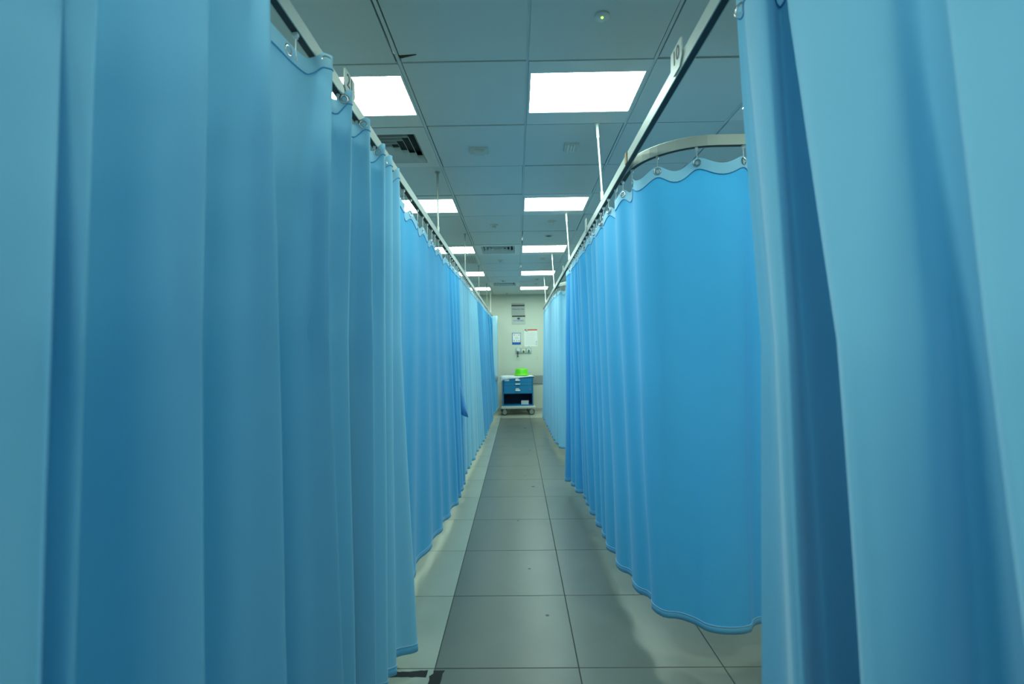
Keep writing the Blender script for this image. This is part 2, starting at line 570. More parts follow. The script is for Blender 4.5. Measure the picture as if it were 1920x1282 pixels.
MB().lathe([(0.0045, -0.009), (0.004, -0.0125), (0.001, -0.0135)], c=(0, -0.004, 0), n=10).build('indicator_light', M['led'], t, True)

# ================================================================== CURTAIN TRACKS
TZ0, TZ1 = CAM_H + 0.858, CAM_H + 0.903      # underside and top of the rail
TXL, TXR = -0.578, 0.520
RW = 0.013

def rail(points, parent, name='rail'):
    """hollow rail swept along a plan polyline, slot on the underside"""
    pts = [Vector((a, b)) for a, b in points]
    rings, slot = [], []
    for i, p in enumerate(pts):
        d = (pts[min(i + 1, len(pts) - 1)] - pts[max(i - 1, 0)]).normalized()
        n = Vector((d.y, -d.x))
        prof = [(-RW, TZ0), (-RW, TZ1 - 0.002), (-RW + 0.002, TZ1), (RW - 0.002, TZ1), (RW, TZ1 - 0.002), (RW, TZ0),
                (RW - 0.003, TZ0), (RW - 0.003, TZ0 + 0.012), (-RW + 0.003, TZ0 + 0.012), (-RW + 0.003, TZ0)]
        rings.append([(p.x + n.x * a, p.y + n.y * a, z) for a, z in prof])
        slot.append([(p.x + n.x * a, p.y + n.y * a, z) for a, z in ((-RW + .0032, TZ0 + .001), (-RW + .0032, TZ0 + .0118), (RW - .0032, TZ0 + .0118), (RW - .0032, TZ0 + .001))])
    o = MB().loft(rings, True, True).build(name, M['alu'], parent)
    MB().loft(slot, True, True).build('runner_slot', M['dark_metal'], parent)
    return o

def rod(parent, x, y, m='white_metal', top_dx=0.0):
    o = MB().tube([(x + top_dx, y, CEIL - 0.001), (x + top_dx, y, CEIL - 0.008)], 0.016, 12)
    o.tube([(x + top_dx, y, CEIL - 0.006), (x + top_dx * .8, y, CEIL - 0.085), (x + top_dx * .8, y, CEIL - 0.09),
            (x, y, TZ1 + 0.05), (x, y, TZ1 + 0.048), (x, y, TZ1 - 0.004)],
           [0.0085, 0.0085, 0.0055, 0.0055, 0.009, 0.009], 10)
    return o.build('suspension_rod', M[m], parent, False)

tl = thing('curtain_track', (0, 0, 0), 'long straight aluminium curtain track along the left of the corridor', 'curtain track', 'corridor curtain tracks')
rail([(TXL, YF + 0.02), (TXL, 3.0), (TXL, WALL_Y - 0.005)], tl)
for Y in (3.46, 5.27, 7.17, 9.05):
    rod(tl, TXL, Y, 'grey_metal')
rod(tl, TXL, 10.35, 'white_metal')
tr = thing('curtain_track', (0, 0, 0), 'long straight aluminium curtain track along the right of the corridor', 'curtain track', 'corridor curtain tracks')
rail([(TXR, YF + 0.02), (TXR, 3.0), (TXR, 9.20)], tr)
for Y in (0.9, 2.76, 4.53, 6.40, 8.31):
    rod(tr, TXR - 0.008, Y, 'white_metal', -0.022)
MB().bx(TXR - RW - 0.004, TXR - RW + 0.002, 2.10, 2.135, TZ0 - 0.002, TZ1 + 0.002).build('joint_clip', M['rust'], tr)
def arc(cx_, cy_, r, a0, a1, n=12):
    return [(cx_ + r * math.cos(R(a0 + (a1 - a0) * i / n)), cy_ + r * math.sin(R(a0 + (a1 - a0) * i / n))) for i in range(n + 1)]
BR = 0.30
def branch_path(ybase, far):
    c = (TXR + 2 * RW - 0.002 + BR, ybase + BR)
    return [(far, ybase)] + arc(c[0], c[1], BR, 270, 180)
tb = thing('cubicle_track', (0, 0, 0), 'curved aluminium track branching off into the nearest right cubicle', 'curtain track', 'curved cubicle tracks')
rail(branch_path(1.955, XR - 0.005) + [(TXR + 2 * RW - 0.002, 2.40)], tb)
tb2 = thing('cubicle_track', (0, 0, 0), 'curved aluminium track branching off behind the bunched far end of the middle right curtain', 'curtain track', 'curved cubicle tracks')
rail(branch_path(5.86, XR - 0.005) + [(TXR + 2 * RW - 0.002, 6.30)], tb2)

# bed number plates clipped to the tracks
def number_sign(side, Y, body, label, w=0.100, h=0.075):
    x = (TXR - RW - 0.003) if side > 0 else (TXL + RW + 0.003)
    t = thing('bed_number_sign', (x, Y, TZ0 + (0.006 if side > 0 else 0.020)), label, 'number sign', 'bed number plates on the tracks')
    ww = w / 2
    poly = [(-ww * .55, 0), (-ww, 0.025), (-ww * .96, h), (-ww * .86, h + 0.006), (ww * .86, h + 0.006), (ww * .96, h), (ww, 0.025), (ww * .55, 0)]
    mb = MB()
    mb.prism(poly, -0.002, 0.002)
    mt = Matrix.Rotation(R(-90) if side > 0 else R(90), 4, 'Z')
    me = mb.mesh('plate', M['sign_plate'])
    me.transform(mt)
    link('plate', me, t)
    if body:
        tm = mt @ Matrix.Translation((0, -0.0026, 0.008 + h * 0.54)) @ Matrix.Rotation(R(90), 4, 'X')
        text_part('number', body, 0.062, M['ink'], t, tm, 0.0004)
    return t
number_sign(1, 1.435, '10', 'bed number plate reading 10 on the right track')
number_sign(-1, 1.575, '21', 'bed number plate reading 21 on the left track beside a light panel')
number_sign(1, 3.36, None, 'blank backed number plate on the right track above the middle curtain', 0.07, 0.09)
number_sign(1, 5.05, None, 'small far number plate on the right track at the bunched curtain end', 0.07, 0.07)

# ================================================================== CURTAINS
def hook_meshes():
    hk = MB()
    hk.bx(-0.005, 0.005, -0.007, 0.007, TZ0 - 0.008, TZ0 + 0.009)
    hk.lathe([(0.006, TZ0 - 0.014), (0.006, TZ0 - 0.006)], n=8)
    hk.tube([(0, 0, TZ0 - 0.012), (0, 0, TZ0 - 0.045), (0.004, 0, TZ0 - 0.058), (0.007, 0, TZ0 - 0.066), (0.003, 0, TZ0 - 0.072), (-0.003, 0, TZ0 - 0.066)], 0.0018, 6)
    gm = MB()
    rings = []
    for i in range(14):
        a = 2 * math.pi * i / 14
        rings.append([((0.0125 + 0.0045 * math.cos(b)) * math.cos(a), 0.0030 * math.sin(b), (0.0125 + 0.0045 * math.cos(b)) * math.sin(a))
                      for b in [2 * math.pi * j / 6 for j in range(6)]])
    rings.append(rings[0])
    gm.loft(rings)
    return hk.mesh('hook', M['nylon'], False), gm.mesh('grommet', M['chrome'], True)
HOOK, GROM = hook_meshes()
HEAD = 0.048
HEM = 0.030

def sheet(X, Y, Z, name, material, parent, solid=0.0):
    nr, nc = X.shape
    vs = np.stack([X, Y, Z], -1).reshape(-1, 3)
    idx = np.arange(nr * nc).reshape(nr, nc)
    fs = np.stack([idx[:-1, :-1], idx[:-1, 1:], idx[1:, 1:], idx[1:, :-1]], -1).reshape(-1, 4)
    me = bpy.data.meshes.new(name)
    me.from_pydata(vs.tolist(), [], fs.tolist())
    me.materials.append(material)
    me.polygons.foreach_set('use_smooth', [True] * len(me.polygons))
    me.update()
    o = link(name, me, parent)
    if solid:
        md = o.modifiers.new('thickness', 'SOLIDIFY')
        md.thickness = solid
        md.offset = 0.0
    return o

def build_curtain(label, fn, sag, hook_cols, z_top, z_hem, material='cloth', hooks_xy=None, group='blue cubicle curtains', crease=0.003, seed=0, rows=44):
    """fn(z) -> (x[], y[]) plan curve of the cloth at height z; sag[] lowers the top edge between hooks;
    z_hem may be an array over the columns"""
    X0, Y0 = fn(z_top)
    n = len(X0)
    sag = np.asarray(sag) if np.ndim(sag) else np.full(n, float(sag))
    zh = np.asarray(z_hem) if np.ndim(z_hem) else np.full(n, float(z_hem))
    zt = z_top - sag
    t = thing('curtain', (float(np.mean(X0)), float(np.mean(Y0)), 0.0), label, 'curtain', group)
    off = Vector(t.location)
    def rowset(kind, m):
        Xs, Ys, Zs = [], [], []
        for i in range(m + 1):
            f = i / m
            if kind == 'head':
                z = zt - HEAD * f
            elif kind == 'cloth':
                z = (zt - HEAD) * (1 - f) + (zh + HEM) * f
            elif kind == 'seam_shade':
                z = zt - HEAD - 0.0015 + 0.003 * f
            elif kind == 'stitch':
                z = zh + HEM - 0.002 + 0.004 * f
            else:
                z = zh + HEM * (1 - f)
            zn = float(np.mean(z))
            x, y = fn(zn)
            if crease:
                amp = crease
                nx = np.array([noise.noise((x[c] * 2.5 + y[c] * 5.0 + seed, zn * 1.3 + seed * 3.1, 0.3)) for c in range(0, n, 3)])
                ny = np.interp(np.arange(n), np.arange(0, n, 3), nx)
                x = x + ny * amp
                y = y + np.roll(ny, 5) * amp * 0.5
            Xs.append(x - off.x)
            Ys.append(y - off.y)
            Zs.append(z)
        return np.array(Xs), np.array(Ys), np.array(Zs)
    sheet(*rowset('cloth', rows), 'cloth', M[material], t)
    hd = sheet(*rowset('head', 3), 'header_band', M['header'], t)
    sheet(*rowset('seam_shade', 1), 'seam_shade', M['seam_shade'], hd, 0.005)
    hm = sheet(*rowset('hem', 2), 'hem', M['hem'], t, 0.003)
    sheet(*rowset('stitch', 1), 'stitch_line', M['stitch'], hm, 0.005)
    for c in hook_cols:
        c = min(max(int(c), 1), n - 2)
        hx, hy = (X0[c], Y0[c]) if hooks_xy is None else hooks_xy(c)
        tx, ty = X0[c + 1] - X0[c - 1], Y0[c + 1] - Y0[c - 1]
        ang = math.atan2(ty, tx)
        link('hook', HOOK, t, (hx - off.x, hy - off.y, 0), ang)
        link('grommet', GROM, hd, (X0[c] - off.x, Y0[c] - off.y, zt[c] - 0.022), ang)
    return t

def catmull(P, sub):
    """P: (n,2) control points -> dense curve (centripetal feel by plain Catmull-Rom)"""
    P = np.vstack([2 * P[0] - P[1], P, 2 * P[-1] - P[-2]])
    out = []
    u = np.linspace(0, 1, sub, endpoint=False)[:, None]
    for i in range(1, len(P) - 2):
        p0, p1, p2, p3 = P[i - 1], P[i], P[i + 1], P[i + 2]
        out.append(0.5 * ((2 * p1) + (-p0 + p2) * u + (2 * p0 - 5 * p1 + 4 * p2 - p3) * u ** 2 + (-p0 + 3 * p1 - 3 * p2 + p3) * u ** 3))
    out.append(P[-2][None, :])
    return np.vstack(out)

class Line:
    """a fold line: plan position as a function of height, through points read at two or three heights"""
    def __init__(self, pts):
        pts = sorted(pts, key=lambda p: p[2])
        self.z = np.array([p[2] for p in pts])
        self.x = np.array([p[0] for p in pts])
        self.y = np.array([p[1] for p in pts])

    def __call__(self, z):
        zz = min(max(z, self.z[0]), self.z[-1])
        e = z - zz
        x = np.interp(zz, self.z, self.x)
        y = np.interp(zz, self.z, self.y)
        if e and len(self.z) > 1:
            i, j = (0, 1) if e < 0 else (-2, -1)
            k = 0.35 * e / (self.z[j] - self.z[i])
            x += k * (self.x[j] - self.x[i])
            y += k * (self.y[j] - self.y[i])
        return (x, y)

def fold(px, X, py=(0, 641, 1282)):
    """px: photo x at three heights, X: distance from the corridor axis there"""
    if not isinstance(X, (list, tuple)):
        X = (X, X, X)
    pts = []
    for a, b, xx in zip(px, py, X):
        d = px_dir(a, b)
        Yd = xx / d[0]
        pts.append((xx, Yd, CAM_H + d[1] * Yd))
    return Line(pts)

def plain(x, y, xb=None, yb=None):
    return Line([(x, y, 2.1), (x if xb is None else xb, y if yb is None else yb, 0.1)])

def line_fn(lines, sub=8):
    def fn(z):
        P = np.array([l(z) for l in lines])
        Q = catmull(P, sub)
        return Q[:, 0], Q[:, 1]
    return fn

def mid(l1, l2, f, X):
    """a point between two fold lines, pushed out to X (three heights)"""
    pts = []
    for z, xx in zip((2.1, 1.2, 0.1), X):
        a, b = l1(z), l2(z)
        pts.append((xx, a[1] * (1 - f) + b[1] * f, z))
    return Line(pts)

# --- near left curtain
rdg = [fold((72, 72, 72), (-.520, -.405, -.390)),
       fold((160, 152, 145), (-.515, -.435, -.415)),
       fold((378, 376, 390), (-.530, -.485, -.470)),
       fold((498, 515, 542), (-.530, -.480, -.455)),
       fold((618, 612, 642), (-.532, -.465, -.440), (105, 641, 1282)),
       fold((655, 652, 670), (-.536, -.545, -.525), (150, 641, 1282)),
       fold((690, 697, 706), (-.536, -.490, -.480), (240, 641, 1282)),
       fold((718, 722, 730), (-.540, -.522, -.490), (275, 641, 1255)),
       fold((732, 735, 747), (-.542, -.525, -.478), (290, 641, 1250)),
       fold((746, 752, 785), (-.545, -.530, -.430), (325, 641, 1200))]
A = [plain(-.55, -0.9), plain(-.61, -0.75), plain(-.55, -0.55), plain(-.62, -0.35), plain(-.55, -0.15), plain(-.62, 0.05),
     plain(-.54, 0.20), plain(-.58, 0.29)]
def seq(i, *pts):
    """fold i, then the hollow behind it: (fraction of the way to the next fold, X at top, middle, foot)"""
    return [rdg[i]] + [mid(rdg[i], rdg[i + 1], f, (xa, xb, xc)) for f, xa, xb, xc in pts]
A += seq(0, (.25, -.565, -.515, -.51), (.65, -.565, -.510, -.50))
A += seq(1, (.14, -.62, -.66, -.67), (.45, -.620, -.640, -.64), (.74, -.608, -.605, -.60), (.90, -.572, -.540, -.535))
A += seq(2, (.10, -.60, -.62, -.63), (.45, -.600, -.605, -.605), (.72, -.588, -.580, -.575), (.90, -.562, -.525, -.51))
A += seq(3, (.12, -.61, -.64, -.65), (.50, -.605, -.605, -.60), (.76, -.592, -.565, -.555), (.92, -.566, -.510, -.49))
A += seq(4, (.14, -.62, -.69, -.70), (.55, -.610, -.625, -.62), (.86, -.592, -.585, -.575))
A += seq(5, (.16, -.61, -.62, -.62), (.48, -.605, -.585, -.58), (.76, -.588, -.545, -.54))
A += seq(6, (.14, -.62, -.68, -.67), (.50, -.612, -.625, -.60), (.84, -.600, -.570, -.545))
A += seq(7, (.45, -.595, -.585, -.55))
A += seq(8, (.35, -.605, -.60, -.54), (.7, -.585, -.580, -.50))
A += [rdg[9], Line([(-.60, 2.22, 2.1), (-.60, 2.20, 1.2), (-.56, 2.08, .1)])]
SUB = 8
ncol = (len(A) - 1) * SUB + 1
hk = [int((i + .5) * SUB) for i in range(1, len(A) - 2, 2)]
def a_hook(c):
    x, y = line_fn(A)(2.13)
    return TXL, float(y[c])
hemA = np.full(ncol, 0.10)
build_curtain('large near blue curtain with deep folds filling the left of the picture', line_fn(A, SUB),
              0.014 - 0.040 * np.clip((line_fn(A, SUB)(2.13)[0] + .580) / .030, 0, 1), hk, TZ0 - 0.006, hemA, 'cloth_pale', a_hook, crease=0.004, seed=1, rows=60)

# --- near right curtain (listed from its far leading edge towards the viewer)
F = [fold((1386, 1423, 1417), (.515, .500, .490)),
     fold((1400, 1446, 1462), (.522, .512, .508)),
     fold((1402, 1450, 1470), (.505, .470, .455)),
     fold((1428, 1464, 1484), (.502, .470, .455)),
     fold((1453, 1486, 1506), (.530, .500, .49)),
     fold((1466, 1502, 1535), (.590, .640, .66)),
     fold((1500, 1578, 1625), (.570, .590, .60)),
     fold((1484, 1562, 1597), (.515, .465, .450)),
     fold((1560, 1610, 1650), (.510, .475, .465)),
     fold((1660, 1725, 1745), (.530, .525, .525)),
     fold((1735, 1790, 1820), (.570, .590, .61)),
     fold((1805, 1868, 1930), (.565, .570, .58)),
     fold((1782, 1843, 1908), (.515, .460, .445)),
     fold((1870, 1930, 2000), (.515, .475, .465)),
     fold((2050, 2110, 2180), (.530, .520, .52)),
     plain(.56, 0.33), plain(.49, 0.18), plain(.56, 0.02), plain(.49, -.14), plain(.56, -.3), plain(.49, -.5), plain(.55, -.7), plain(.50, -.9)]
ncol = (len(F) - 1) * SUB + 1
fF = line_fn(F, SUB)
_fx, _fy = fF(2.13)
build_curtain('large near blue curtain with broad folds filling the right edge', fF,
              0.008 + 0.008 * np.abs(np.sin(np.arange(ncol) * 0.4)), [4] + [int((i + .5) * SUB) for i in range(2, len(F) - 2, 2)],
              TZ0 - 0.040, 0.10, 'cloth_pale', lambda c: (TXR, float(_fy[c])), crease=0.004, seed=5, rows=60)

# --- curtains following a track path with regular folds
def path_curtain(label, path, spacing, at_top, at_bot, lean, side, z_hem=0.10, material='cloth', seed=0, sagd=0.022, drift=0.9, drop=0.044, crease=0.003, per=12, jit=0.25, tang=0.35, lexp=1.1):
    """spacing(s): hook spacing on the track; at_top(s), at_bot(s): fold depth; lean(s): sideways shift of the hem
    towards the corridor; side: sign of the corridor side normal"""
    rnd = random.Random(seed)
    P = np.array(path, float)
    seg = np.hypot(*(P[1:] - P[:-1]).T)
    S = np.concatenate([[0], np.cumsum(seg)])
    L = S[-1]
    hs = [0.0]
    while hs[-1] < L:
        hs.append(hs[-1] + spacing(hs[-1]) * rnd.uniform(1 - jit, 1 + jit))
    hs = np.array(hs) * (L / hs[-1])
    nh = len(hs)
    amp = np.array([rnd.uniform(.55, 1.35) for _ in hs])
    dr = np.array([rnd.uniform(-1, 1) for _ in hs]) * drift
    s = np.interp(np.linspace(0, nh - 1, (nh - 1) * per + 1), np.arange(nh), hs)
    h = np.linspace(0, nh - 1, (nh - 1) * per + 1)
    bx_, by_ = np.interp(s, S, P[:, 0]), np.interp(s, S, P[:, 1])
    # smoothed tangent
    gx = np.interp(s + .02, S, P[:, 0]) - np.interp(s - .02, S, P[:, 0])
    gy = np.interp(s + .02, S, P[:, 1]) - np.interp(s - .02, S, P[:, 1])
    k = np.hypot(gx, gy)
    tx, ty = gx / k, gy / k
    nx_, ny_ = -ty * side, tx * side
    ker = np.hanning(per * 2 + 1)
    ker /= ker.sum()
    def smooth(a):
        return np.convolve(np.pad(a, per, mode='edge'), ker, 'valid')
    av = smooth(np.interp(h, np.arange(nh), amp))
    dv = smooth(np.interp(h, np.arange(nh), dr))
    At = np.array([at_top(q) for q in s])
    Ab = np.array([at_bot(q) for q in s])
    Ln = np.array([lean(q) for q in s])
    zt = TZ0 - drop
    zhv = z_hem(s) if callable(z_hem) else z_hem
    def fn(z):
        v = min(max((zt - z) / (zt - 0.1), 0), 1)
        e = v * v * (3 - 2 * v)
        a = (At * (1 - e) + Ab * e) * av
        ph = np.pi * h + dv * e
        o = a * np.sin(ph) + Ln * v ** lexp
        tt = -tang * a * np.sin(2 * ph)
        return bx_ + nx_ * o + tx * tt, by_ + ny_ * o + ty * tt
    sag = sagd * np.sin(np.pi * h) ** 2 * np.clip(1.2 - 0.0 * h, 0, 1)
    hooks = [i * per for i in range(nh)]
    return build_curtain(label, fn, sag, hooks, zt, zhv, material, lambda c: (float(bx_[c]), float(by_[c])), seed=seed, crease=crease)

def ramp(s, *kv):
    ks = [a for a, b in kv]
    return float(np.interp(s, ks, [b for a, b in kv]))

# left: second curtain, stretched
curtB = path_curtain('stretched blue curtain with a scalloped top edge, second along the left track', [(TXL, 2.26), (TXL, 4.52)],
             lambda s: 0.150 if s < 1.6 else 0.10, lambda s: ramp(s, (0, .012), (1.5, .012), (2.2, .03)), lambda s: ramp(s, (0, .016), (1.6, .022), (2.2, .035)),
             lambda s: ramp(s, (0, -.02), (.5, -.02), (.9, .02), (1.6, .06), (2.26, .035)), -1, material='cloth', seed=11, sagd=0.030, drop=0.062)
# a dangling corner of its trailing edge
# left: third, fourth and fifth
path_curtain('pale blue curtain with fine pleats, third along the left track', [(TXL, 4.56), (TXL, 6.75)],
             lambda s: 0.115, lambda s: .018, lambda s: .022,
             lambda s: ramp(s, (0, .02), (1.2, .05), (2.2, .085)), -1, material='cloth_pale', seed=12, sagd=0.02)
path_curtain('blue curtain with narrow folds, fourth along the left track', [(TXL, 6.80), (TXL, 9.00)],
             lambda s: 0.11, lambda s: .025, lambda s: .03,
             lambda s: ramp(s, (0, .07), (1.2, .075), (2.2, .08)), -1, material='cloth', seed=13, sagd=0.02)
curtE = path_curtain('short bunched blue curtain at the wall end of the left track', [(TXL, 9.06), (TXL, 10.25)],
             lambda s: 0.10, lambda s: .03, lambda s: .035,
             lambda s: ramp(s, (0, .09), (1.2, .135)), -1, z_hem=0.16, material='cloth', seed=14, sagd=0.02, lexp=0.4)
# right: middle curtain on the curved track
pth = [(1.95, 1.955)] + arc(TXR + 2 * RW + BR, 1.955 + BR, BR, 270, 180, 16) + [(TXR + 0.015, 2.42), (TXR, 2.6), (TXR, 4.66)]
path_curtain('broad smooth blue curtain wrapping round the curved track in the right middle', pth,
             lambda s: ramp(s, (0, .17), (1.7, .17), (2.2, .13), (3.2, .10), (3.9, .085)),
             lambda s: ramp(s, (0, .022), (.78, .022), (.88, .05), (1.0, .022), (1.7, .018), (2.6, .018), (3.2, .03), (3.9, .035)),
             lambda s: ramp(s, (0, .034), (.78, .03), (.88, .07), (1.02, .028), (1.3, .026), (1.7, .016), (2.4, .025), (3.2, .032), (3.9, .035)),
             lambda s: ramp(s, (0, -.05), (1.3, -.06), (1.7, -.055), (2.3, -.05), (3.3, -.05), (3.75, .03), (4.0, .045)), 1,
             material='cloth', seed=21, sagd=0.034, crease=0.012, z_hem=lambda s: np.interp(s, [0, 1.55, 2.1], [.143, .143, .10]))
pth = [(1.9, 5.86)] + arc(TXR + 2 * RW + BR, 5.86 + BR, BR, 270, 180, 12) + [(TXR + 0.015, 6.33), (TXR, 6.5), (TXR, 9.12)]
path_curtain('far pale blue curtain on the right, ending near the wall posters', pth,
             lambda s: .12, lambda s: .018, lambda s: .022,
             lambda s: ramp(s, (0, .0), (3.0, .02), (3.8, .03), (4.5, .045)), 1, material='cloth_pale', seed=22, sagd=0.02)

def cloth_piece(parent, name, rows, material, th=0.003):
    """rows of photo points (px, py, depth) -> a thin piece of cloth that belongs to a curtain"""
    P = np.array([[list(at(a, b, d) - Vector(parent.location)) for a, b, d in r] for r in rows])
    return sheet(P[:, :, 0], P[:, :, 1], P[:, :, 2], name, M[material], parent, th)
cloth_piece(curtB, 'turned_corner', [[(857, 700, 4.42), (859, 700, 4.40), (861, 700, 4.42)], [(857, 722, 4.40), (861, 722, 4.36), (864, 724, 4.40)],
                                     [(858, 742, 4.38), (864, 742, 4.33), (869, 740, 4.38)], [(860, 762, 4.36), (867, 763, 4.32), (873, 760, 4.37)],
                                     [(863, 776, 4.36), (870, 780, 4.32), (878, 782, 4.36)]], 'cloth')
cloth_piece(curtE, 'folded_layer', [[(922.5 + i * 2.5 + dx, y, 9.25 + 0.17 * i + 0.03 * (i % 2)) for i in range(5)] for y, dx in ((592, 0), (630, .5), (670, 1), (700, 1.2), (714, 1.4))], 'cloth_pale')

# ================================================================== FLOOR MARKS
def tape(pts_l, pts_r, label):
    n = len(pts_l)
    mb = MB()
    vs = [(a, b, 0.0002) for a, b in pts_l] + [(a, b, 0.0002) for a, b in pts_r]
    vt = [(a, b, 0.0010) for a, b in pts_l] + [(a, b, 0.0010) for a, b in pts_r]
    fs = []
    for i in range(n - 1):
        fs.append((2 * n + i, 2 * n + i + 1, 3 * n + i + 1, 3 * n + i))
        fs.append((i, n + i, n + i + 1, i + 1))
        fs.append((i, i + 1, 2 * n + i + 1, 2 * n + i))
        fs.append((n + i, 3 * n + i, 3 * n + i + 1, n + i + 1))
    fs += [(0, 2 * n, 3 * n, n), (n - 1, 2 * n - 1, 4 * n - 1, 3 * n - 1)]
    mb.add(vs + vt, fs)
    return tag(mb.build('floor_tape', M['tape']), label, 'tape', 'black tape marks on the floor')
rnd = random.Random(3)
n = 26
xs = np.linspace(-.76, -.392, n)
tape([(x, 1.953 + rnd.uniform(-.002, .002)) for x in xs], [(x, 1.978 + 0.012 * (x + .76) / .37 + rnd.uniform(-.006, .006)) for x in xs],
     'ragged strip of black tape running sideways on the pale tile under the near left curtain')
ys = np.linspace(1.55, 1.992, n)
tape([(-.378 + rnd.uniform(-.003, .003) + (0.012 if y > 1.97 else 0), y) for y in ys], [(-.328 + rnd.uniform(-.004, .004) + (0.006 if y > 1.98 else 0), y) for y in ys],
     'strip of black tape running along the edge of the grey tiles')
for px, py, r, m in [(993, 843, .018, 'stain_blue'), (999, 910, .018, 'stain_blue'), (983, 890, .010, 'stain_brown'), (971, 973, .010, 'stain_brown'),
                     (992, 1061, .010, 'stain_brown'), (1025, 1146, .010, 'stain_brown'), (984, 802, .03, 'stain_blue')]:
    d = px_dir(px, py)
    Y = -CAM_H / d[1]
    MB().lathe([(r, 0.0002), (r * .9, 0.0007), (0.0005, 0.0008)], n=9).build('stain', M[m], floor).location = (d[0] * Y, Y, 0)

# ================================================================== END WALL THINGS
def wall_sheet(name, px0, py0, px1, py1, material, parent, depth, thick=0.004, origin=None):
    a, b_ = at(px0, py1, WALL_Y), at(px1, py0, WALL_Y)
    o = origin or Vector((0, 0, 0))
    return MB().bx(a.x - o.x, b_.x - o.x, WALL_Y - depth - thick - o.y, WALL_Y - depth - o.y, a.z - o.z, b_.z - o.z).build(name, material, parent)

ORI = Vector((at(972, 588, WALL_Y).x, WALL_Y, at(972, 607, WALL_Y).z))
t = thing('direction_sign', ORI, 'grey two-part direction sign high on the end wall with dark stripes', 'sign')
def ws(name, a, b, c, d, m, dep, th=0.003):
    return wall_sheet(name, a, b, c, d, M[m], t, dep, th, ORI)
ws('upper_plate', 958.8, 567.8, 983.5, 590.5, 'sign_grey', 0.0, 0.008)
ws('lower_plate', 959.6, 590.8, 984.6, 608, 'sign_grey2', 0.0, 0.008)
ws('dark_stripe', 958.9, 571.2, 983.4, 574.2, 'stripe', 0.008, 0.001)
ws('dark_stripe', 959.7, 591.2, 984.5, 594.2, 'stripe', 0.008, 0.001)
ws('gold_line', 959.7, 594.2, 984.5, 594.8, 'gold', 0.008, 0.001)
def wtext(body, px, py, h, width, m):
    p = at(px, py, WALL_Y) - ORI
    return text_part('lettering', body, h, M[m], t, Matrix.Translation((p.x, -0.0095, p.z)) @ Matrix.Rotation(R(90), 4, 'X'), 0.0004, width)
wtext('Observation Bed', 971.3, 579.4, 0.040, 0.275, 'arrow')
wtext('SUTURE BED', 972.2, 601.2, 0.036, 0.235, 'arrow')
p = at(972, 597.2, WALL_Y) - ORI
k = 0.0123
MB().prism([(p.x - 3.2 * k, p.z), (p.x - .6 * k, p.z + 2.6 * k), (p.x - .6 * k, p.z + 1.5 * k), (p.x + 3 * k, p.z + 1.9 * k), (p.x + 2.3 * k, p.z),
            (p.x + 3 * k, p.z - 1.9 * k), (p.x - .6 * k, p.z - 1.5 * k), (p.x - .6 * k, p.z - 2.6 * k)], -0.0098, -0.008).build('arrow', M['arrow'], t)

# hand hygiene poster
ORI = Vector((at(968, 646, WALL_Y).x, WALL_Y, at(968, 646, WALL_Y).z))
t = thing('hand_poster', ORI, 'small blue-bordered poster with coloured hands on the end wall', 'poster')
ws('backing', 960.0, 624.0, 976.0, 646.2, 'poster_blue', 0.0, 0.003)
ws('paper', 961.0, 625.0, 975.2, 641.6, 'paper', 0.003, 0.001)
def hand_print(px, py, m, flip=1):
    p = at(px, py, WALL_Y) - ORI
    s = 0.0105 * flip
    u = abs(s)
    poly = [(-1.1, -1.4), (.8, -1.4), (1.3, -.4), (2.3, .3), (1.9, .8), (1.0, .4), (1.0, 2.0), (.55, 2.0), (.45, .7), (.25, 2.3), (-.2, 2.3), (-.25, .7),
            (-.55, 2.0), (-.95, 1.9), (-.9, .6), (-1.3, 1.3), (-1.6, 1.1), (-1.25, 0)]
    pts = [(p.x + a * s * .62, p.z + b_ * u * .62) for a, b_ in poly]
    MB().prism(pts, -0.0052, -0.004).build('hand_print', M[m], t)
hand_print(963.8, 628.2, 'purple')
hand_print(968.2, 628.2, 'yellow')
hand_print(972.4, 628.2, 'red', -1)
hand_print(963.8, 638.8, 'arrow')
hand_print(968.4, 639.0, 'orange')
hand_print(972.9, 638.8, 'dark_green', -1)
for i, (yy, x0, x1) in enumerate([(631.5, 966.5, 970.8), (633.4, 964.8, 972.8), (635.0, 966.0, 971.5)]):
    ws('print_line', x0, yy, x1, yy + 0.6, 'print_grey', 0.004, 0.0006)

# white notice with an orange band
ORI = Vector((at(995, 650, WALL_Y).x, WALL_Y, at(995, 650, WALL_Y).z))
t = thing('notice', ORI, 'white printed notice with an orange heading band on the end wall', 'poster')
ws('sheet', 982.8, 617.0, 1007.2, 649.8, 'paper', 0.0, 0.003)
ws('heading_band', 983.0, 617.0, 1007.0, 619.8, 'orange', 0.003, 0.001)
p = at(987.2, 619.2, WALL_Y) - ORI
MB().lathe([(0.026, -0.0055), (0.026, -0.004)], c=(p.x, 0, p.z), n=16, axis='Y').build('emblem', M['dark_green'], t)
MB().lathe([(0.014, -0.0062), (0.014, -0.0055)], c=(p.x + .004, 0, p.z + .004), n=14, axis='Y').build('emblem_centre', M['paper'], t)
for i in range(11):
    yy = 624.0 + i * 2.15
    ws('print_line', 985.2 + (i % 3) * .6, yy, 1001.5 + ((i * 7) % 4), yy + 0.5, 'print_grey', 0.003, 0.0006)
for yy in (639.5, 642.2, 645.5):
    ws('print_mark', 1004.4, yy, 1006.4, yy + 1.4, 'rail_grey', 0.003, 0.0006)

